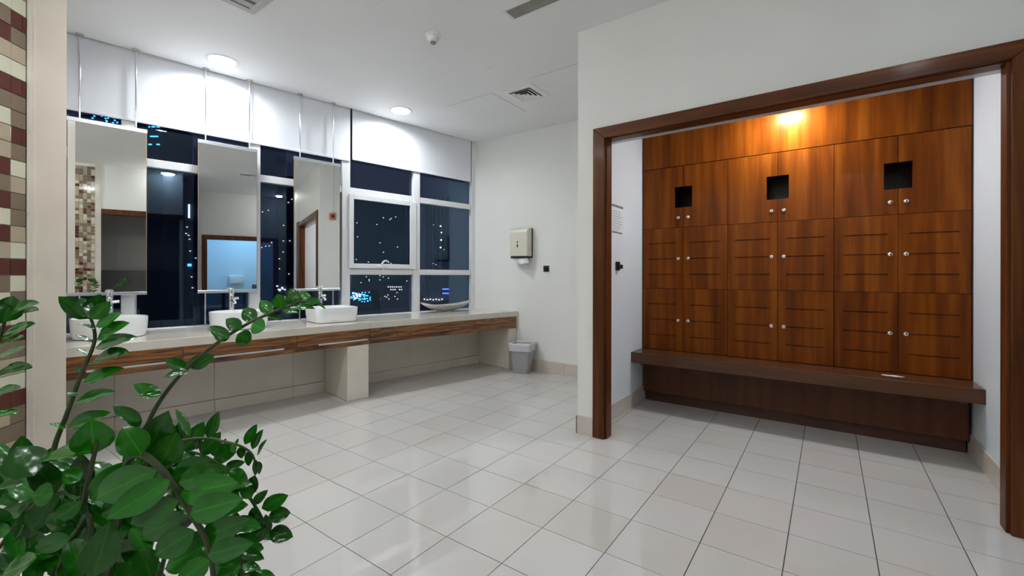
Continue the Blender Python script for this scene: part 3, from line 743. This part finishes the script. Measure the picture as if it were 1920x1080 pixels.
# ---- bright room fittings seen in the mirror
t = thing('hand_dryer', (4.1,1.85,.9), 'white rounded hand dryer on the pale blue wall', 'dryer')
B().box(3.93,4.0995,1.70,2.02,.92,1.14).build('body', PLASW, t, bevel=.03, seg=3, smooth=True)
B().box(3.96,4.05,1.78,1.94,.915,.921).build('nozzle', BLACK, t)
for k, y in enumerate((2.25,2.42)):
    t = thing('switch_plate', (4.1,y,.86), ('dark square switch plate next to the hand dryer', 'dark square switch plate with another plate between it and the dryer')[k], 'switch', 'switch plates on the pale blue wall')
    B().box(4.08,4.0995,y-.05,y+.05,.80,.90).build('plate', mat('slate_plastic', (.05,.07,.10), .4), t, bevel=.004)
    B().box(4.074,4.08,y-.025,y+.025,.83,.87).build('rocker', mat('slate_rocker', (.09,.12,.16), .4), t, bevel=.002)

# ================================================================ PLANT
random.seed(21)
BASE = at(205, 1200, .95)
pl = thing('potted_plant', (BASE.x, BASE.y, 0), 'glossy green leafy potted plant with arching stems in the foreground', 'plant')
ZR = .34
pot = B().lathe([(.125,0),(.135,.01),(.175,ZR-.03),(.185,ZR-.03),(.185,ZR),(.168,ZR),(.160,ZR-.05)], (BASE.x,BASE.y,0), 36, True, False).build('pot', mat('white_planter', (.72,.71,.69), .35), pl, smooth=True)
B().lathe([(.164,ZR-.05),(.08,ZR-.035),(.004,ZR-.03)], (BASE.x,BASE.y,0), 24, True, True).build('soil', SOIL, pl, smooth=True)
def crom(P, n=6):
    P = [P[0]*2-P[1]]+P+[P[-1]*2-P[-2]]; out = []
    for i in range(1, len(P)-2):
        for k in range(n):
            t = k/n; a, b, c, d = P[i-1], P[i], P[i+1], P[i+2]
            out.append(.5*((2*b)+(c-a)*t+(2*a-5*b+4*c-d)*t*t+(3*b-a-3*c+d)*t**3))
    out.append(P[-2]); return out
LM = []
for v_ in range(4):
    vs_, fs_ = [], []; R_, C_ = 8, 5
    fold = (.10,.16,.06,.20)[v_]; curl = (.06,.14,-.04,.10)[v_]
    for r in range(R_):
        t = r/(R_-1); wd = .235*(math.sin(math.pi*min(1,t**.82*.985+.012)))**.72
        if r == R_-1: wd = .006
        for c in range(C_):
            u = -1+2*c/(C_-1); vs_.append((u*wd, t, fold*abs(u)*wd*1.6 - curl*(t**2) + .012*math.sin(t*9+u*2)))
    for r in range(R_-1):
        for c in range(C_-1): k = r*C_+c; fs_.append((k, k+1, k+C_+1, k+C_))
    me = bpy.data.meshes.new('leaf'); me.from_pydata(vs_, [], fs_); me.materials.append(LEAF)
    for p in me.polygons: p.use_smooth = True
    LM.append(me)
def leaf(stem, bx, by, tx, ty, wpx, dep, dd=None, up=1):
    a = at(bx, by, dep); ln = math.hypot(tx-bx, ty-by)*dep/FPX
    if dd is None: dd = random.uniform(-.30,.30)*ln
    b = at(tx, ty, dep+dd); Lv = b-a; ll = Lv.length; y = Lv/ll
    vw = (CAMP-(a+b)/2).normalized(); n0 = (vw-y*vw.dot(y)).normalized(); sd = y.cross(n0)
    wm = wpx*dep/FPX; Wr = max(.44*ll, wm*.98); cs = max(.16, min(1, wm/Wr)); ph = math.acos(cs)
    # tilt so the upper face turns to the sky
    n1 = n0*math.cos(ph)+sd*math.sin(ph); n2 = n0*math.cos(ph)-sd*math.sin(ph)
    n = n1 if (n1.z > n2.z) == (up > 0) else n2
    x = y.cross(n).normalized()
    me = random.choice(LM); o = bpy.data.objects.new('leaf', me); COL.objects.link(o); o.parent = stem
    sx = Wr/.45
    M = Matrix((x*sx, y*ll, n*ll*.9)).transposed().to_4x4(); M.translation = a-wloc(stem)
    o.matrix_basis = M
    return o
def stem(ctrl, r0=.006, r1=.0025, parent=pl):
    P = [at(*c) if len(c) == 3 and not isinstance(c, Vector) else c for c in ctrl]
    P = crom(P); n = len(P)
    return B().tube(P, [r0+(r1-r0)*i/(n-1) for i in range(n)], 8).build('stem', STEM, parent, smooth=True)
def root(dx=0, dy=0): return Vector((BASE.x+dx, BASE.y+dy, ZR-.04))
D1 = .92
s1 = stem([root(-.04,-.03), at(95,960,.95), at(100,850,D1), at(124,780,D1), at(153,700,D1), at(176,645,D1), at(176,615,D1), at(168,592,D1)])
for q in [(179,612,230,586,18),(183,634,236,603,20),(180,651,249,627,20),(170,681,236,656,18),(156,717,226,686,20),(141,756,212,731,19),(126,801,202,771,24),
          (168,597,110,556,30),(170,597,188,551,34),(171,598,206,566,26),(165,596,150,556,26),(176,617,145,604,6),(175,642,142,626,7),(166,667,144,652,8),(158,696,136,688,9),(146,742,125,735,8),(120,805,95,790,10)]:
    leaf(s1, *q, D1+random.uniform(-.02,.02))
s0 = stem([root(-.07,-.05), at(-60,960,.92), at(-40,800,.90), at(-15,690,.90), at(2,625,.90), at(10,600,.90)])
for q in [(6,604,24,554,42),(4,606,-8,560,34),(18,589,66,564,12),(20,592,66,575,7),(3,631,62,604,15),(0,645,46,632,10),(-4,668,50,653,13),(-10,702,52,682,14),(-16,740,36,724,14),(-22,781,38,768,13),(-20,770,-60,740,16)]:
    leaf(s0, *q, .90+random.uniform(-.02,.02))
D2 = 1.02
s2 = stem([root(.05,.03), at(225,930,1.0), at(262,830,1.0), at(292,765,D2), at(330,712,D2), at(372,672,D2), at(420,634,D2), at(470,604,D2), at(520,582,D2), at(565,566,D2), at(592,562,D2)])
for q in [(352,694,309,671,22),(354,688,401,666,27),(354,697,305,704,13),(301,741,251,721,22),(303,738,262,742,14),(430,634,392,611,22),(428,636,400,632,14),(446,626,470,641,30),(452,616,423,598,24),(473,607,497,618,31),(478,602,456,577,27),
          (510,589,487,562,23),(529,578,520,552,27),(551,571,545,540,27),(572,567,568,545,23),(575,566,598,563,15),(590,563,610,580,6),(500,592,528,598,9),(530,582,560,586,9),(556,572,590,576,10),(545,576,576,581,8),(262,790,212,762,22),(262,800,238,770,20)]:
    leaf(s2, *q, D2+random.uniform(-.02,.02))
D4 = .98
s4 = stem([root(.06,.0), at(250,930,.97), at(290,850,D4), at(340,827,D4), at(387,822,D4), at(420,828,D4), at(450,836,D4), at(473,852,D4), at(481,882,D4)], .005, .002)
for q in [(390,821,409,772,21),(355,818,332,765,14),(349,820,334,790,8),(408,828,404,857,25),(421,830,429,863,21),(452,837,453,860,15),(467,844,466,875,14),(459,833,482,795,17),(473,842,491,805,14),(482,853,498,824,6),(480,862,479,892,10),(484,865,488,890,10),(372,822,368,845,15),(385,824,384,842,12),(436,832,440,850,10),(442,833,447,822,5),(420,828,424,822,4)]:
    leaf(s4, *q, D4+random.uniform(-.015,.015))
D3 = .78
s3 = stem([root(.05,-.05), at(215,1010,.85), at(235,880,.80), at(263,852,D3), at(299,876,D3), at(337,926,D3), at(358,962,D3), at(385,1009,D3), at(397,1056,D3), at(401,1100,D3)], .0075, .004)
for q in [(292,880,168,940,62),(318,900,196,975,50),(334,938,238,985,46),(346,965,252,1012,48),(364,994,281,1047,52),(379,1027,303,1066,46),(392,1050,330,1095,40),
          (300,874,331,812,52),(322,897,408,868,54),(336,905,425,880,46),(340,926,442,905,54),(358,962,449,936,50),(379,1009,457,977,46),(391,1040,470,1019,40),(398,1065,450,1062,36),(272,856,312,776,54),(265,852,230,800,50)]:
    leaf(s3, *q, D3+random.uniform(-.03,.03), None)
D5 = .95
s5 = stem([root(.08,.03), at(330,980,.95), at(420,905,D5), at(460,925,D5), at(481,953,D5), at(494,977,D5), at(503,1000,D5)], .005, .002)
for q in [(491,953,541,928,27),(504,968,544,961,28),(506,997,548,1006,30),(503,998,498,966,17),(470,935,452,900,22),(465,930,478,890,24),(455,920,420,890,26),(440,912,455,880,20),(480,950,470,990,18),(488,968,460,985,22),(498,990,478,1020,18),(430,910,470,905,18),(476,944,500,920,16)]:
    leaf(s5, *q, D5+random.uniform(-.02,.02))
s6 = stem([root(-.02,.02), at(150,1050,.85), at(160,930,.82), at(176,855,.80), at(182,830,.80)], .0065, .003)
for q in [(176,850,171,791,62),(170,848,68,853,32),(150,930,151,856,40),(170,936,258,866,56),(63,892,30,836,62),(58,1020,58,947,44),(107,972,151,942,32),(175,1080,205,983,58),(104,1085,131,1023,38),(2,1080,73,1045,36),(62,1042,136,1012,30),(78,1012,155,996,22),
          (0,1000,-20,950,40),(45,905,-10,912,16),(12,880,-12,850,24),(100,925,60,930,40),(130,960,90,1000,44),(190,965,250,935,40),(210,1000,170,1030,36),(240,1010,215,1065,42),(262,1030,285,1085,40),(150,900,118,882,30),(120,905,88,865,40),(45,985,-5,1000,40)]:
    leaf(s6, *q, .82+random.uniform(-.05,.05))
def fan(path, dep, n, ln, wr=.46, r0=.005, t0=.15, rt=root(0,0)):
    st_ = stem([rt]+[at(x, y, dep) for x, y in path], r0, .0025)
    P = crom([Vector((x, y, 0)) for x, y in path], 8)
    for k in range(n):
        f = t0+(1-t0)*k/(n-1); i = min(len(P)-2, int(f*(len(P)-1))); p = P[i]; tg = math.atan2(P[i+1].y-p.y, P[i+1].x-p.x)
        for sg in (-1, 1):
            an = tg+sg*math.radians(random.uniform(42,74)); l_ = ln*random.uniform(.82,1.12)*(1-.35*f*f)
            leaf(st_, p.x, p.y, p.x+l_*math.cos(an), p.y+l_*math.sin(an), l_*wr*random.uniform(.75,1.1), dep+random.uniform(-.015,.015))
    leaf(st_, P[-1].x, P[-1].y, P[-1].x+ln*.6*math.cos(tg), P[-1].y+ln*.6*math.sin(tg), ln*.25, dep)
fan([(160,960),(110,925),(60,950),(10,1010),(-30,1080)], .84, 7, 78, .5, rt=root(-.03,-.03))
fan([(170,985),(140,1000),(115,1050),(100,1100)], .80, 4, 82, .5, rt=root(-.02,-.04))
fan([(250,960),(245,990),(225,1040),(215,1095)], .86, 5, 80, .5, rt=root(.02,-.02))
fan([(300,960),(350,935),(400,945),(435,985),(450,1040),(455,1085)], .90, 9, 62, .5, rt=root(.06,.01))
fan([(120,980),(60,900),(10,880),(-40,900)], .95, 6, 72, .5, rt=root(-.06,.0))
fan([(230,960),(260,890),(310,850),(370,850),(430,880)], 1.03, 9, 66, .5, rt=root(.03,.05))
s7 = stem([root(.0,.06), at(300,1020,1.05), at(330,930,1.05), at(360,880,1.05)], .005, .003)
for k in range(70):
    an = random.uniform(0, 2*math.pi); rr = math.sqrt(random.random()); bx = 225+215*rr*math.cos(an); by = 975+115*rr*math.sin(an)
    if bx > 420 and by < 900: continue
    a2 = random.uniform(0, 2*math.pi); ln = random.uniform(55,85)
    leaf(s7, bx, by, bx+ln*math.cos(a2), by+ln*.8*math.sin(a2), random.uniform(22,40), random.uniform(.98,1.12))
for k in range(14):
    an = random.uniform(0, 2*math.pi); bx = 460+35*math.cos(an); by = 1035+45*math.sin(an); a2 = random.uniform(0, 2*math.pi)
    leaf(s7, bx, by, bx+48*math.cos(a2), by+40*math.sin(a2), random.uniform(18,26), random.uniform(.93,1.0))

# ================================================================ THE CITY OUTSIDE
random.seed(5)
o = B().box(-3000, -6, -2500, 3000, -72, -70).build('ground_water', mat('night_water', (.004,.007,.014), .12)); struct(o, 'dark water below the tower')
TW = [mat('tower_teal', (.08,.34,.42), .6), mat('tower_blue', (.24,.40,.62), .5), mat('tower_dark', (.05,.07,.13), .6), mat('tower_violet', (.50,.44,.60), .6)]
EW = emis('warm_window', (1,.86,.74), .6); EC = emis('cyan_window', (.07,.42,1.0), 1.1); EB = emis('blue_window', (.06,.14,1.0), 1.3); EX = emis('white_lamp', (.70,.82,1.0), 1.1); ET = emis('teal_glow', (.05,.33,.38), .35)
def tower(px0, px1, py_top, dep, mt, label, lights=(), ez=-70, d2=None, ribs=0):
    """a building whose front spans two bearings at one distance"""
    a, b = at(px0, CY, dep), at(px1, CY, dep); zt_ = at(px0, py_top, dep).z
    u = (b-a); wd = u.length; u.normalize(); bk = Vector((-u.y,u.x,0))
    if bk.dot(FW) < 0: bk = -bk
    fr = Fr(a, u, bk); d2 = d2 or max(12, wd*.8)
    t = thing('city_building', fr(wd/2, d2/2, ez), label, 'building')
    wl = B().box(0, wd, 0, d2, ez, zt_, fr=fr).build('facade', mt, t)
    for k in range(ribs):
        x = wd*(k+.5)/ribs; B().box(x-wd*.012, x+wd*.012, -.3, 0, ez, zt_, fr=fr).build('rib', TW[2], t)
    for em, pts, sz in lights:
        lb_ = B()
        for (x, y) in pts:
            c = at(x, y, dep); q = (c-a).dot(u); h = sz*dep/FPX
            lb_.box(q-h, q+h, -.25, .02, c.z-h*.8, c.z+h*.8, fr=fr)
        if pts: lb_.build('lit_window', em, t, props={'kind':'stuff'})
    return t
rnd = lambda n, x0, x1, y0, y1: [(random.uniform(x0,x1), random.uniform(y0,y1)) for _ in range(n)]
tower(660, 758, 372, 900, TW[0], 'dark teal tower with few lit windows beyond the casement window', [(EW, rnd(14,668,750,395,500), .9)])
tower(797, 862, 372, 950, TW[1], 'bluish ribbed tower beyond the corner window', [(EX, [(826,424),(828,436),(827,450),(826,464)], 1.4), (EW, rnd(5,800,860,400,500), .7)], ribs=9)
tower(866, 884, 300, 980, TW[2], 'dark blue tower edge seen beside the end wall', [(EB, rnd(4,868,882,380,500), .8)])
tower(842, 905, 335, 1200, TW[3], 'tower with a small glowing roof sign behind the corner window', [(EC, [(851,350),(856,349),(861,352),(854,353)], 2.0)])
tower(520, 552, 330, 110, TW[2], 'slim black tower seen between the second and third mirror', [(EW, rnd(9,524,548,370,540), .8), (EX, rnd(8,520,548,536,545), 1.2)])
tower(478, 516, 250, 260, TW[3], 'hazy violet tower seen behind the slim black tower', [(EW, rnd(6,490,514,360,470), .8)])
tower(345, 372, 315, 90, TW[2], 'black tower with a vertical light strip behind the mirrors', [(EX, [(355,384+2*k) for k in range(13)], .9), (EC, [(356,497)], 3.0), (EW, rnd(8,348,368,420,540), .8)])
tower(262, 305, 228, 130, TW[2], 'tower crown with rows of cyan lit windows', [(EC, [(280+3*k,y) for y in (238,256,271) for k in range(7) if random.random() < .8], 1.3)])
tower(270, 340, 440, 230, TW[2], 'low dark block with a cyan glowing entrance', [(EC, [(292,448),(296,452),(299,456),(297,444),(302,453),(288,453)]+rnd(10,284,320,440,452), 1.3), (EX, [(298,455),(301,455)], 1.6)])
tower(655, 702, 545, 420, TW[2], 'waterside building with bright cyan lit windows', [(EC, rnd(46,657,696,548,566), 1.2), (EX, rnd(14,662,676,548,560), 1.6)])
tower(700, 775, 536, 600, TW[3], 'distant low block with rows of pale windows', [(EX, [(728+4*k,538) for k in range(7)]+[(733+4*k,543) for k in range(6) if k != 3], .9), (EW, rnd(10,660,770,515,530)+rnd(8,705,772,548,565), .9)])
tower(826, 872, 538, 350, TW[2], 'low building banded with blue light strips', [(EB, [(831+2*k,542) for k in range(20)]+[(831+2*k,550) for k in range(20)], 1.4), (EC, [(848,545),(852,543),(866,544),(864,547),(855,556)], 1.5)])
tower(788, 842, 556, 300, TW[3], 'dark promenade wall carrying a row of small lamps', [(EW, [(796+5.5*k,561+(k%2)) for k in range(7)], 1.3)])
tower(130, 262, 215, 160, TW[2], 'broad dark block with blue lights behind the first mirror', [(EC, rnd(16,165,225,212,232), 1.3)])
tower(240, 560, 512, 900, TW[2], 'long distant shoreline block with a faint teal glow', [(ET, [(250+10*k,516) for k in range(28)], 5.2)])
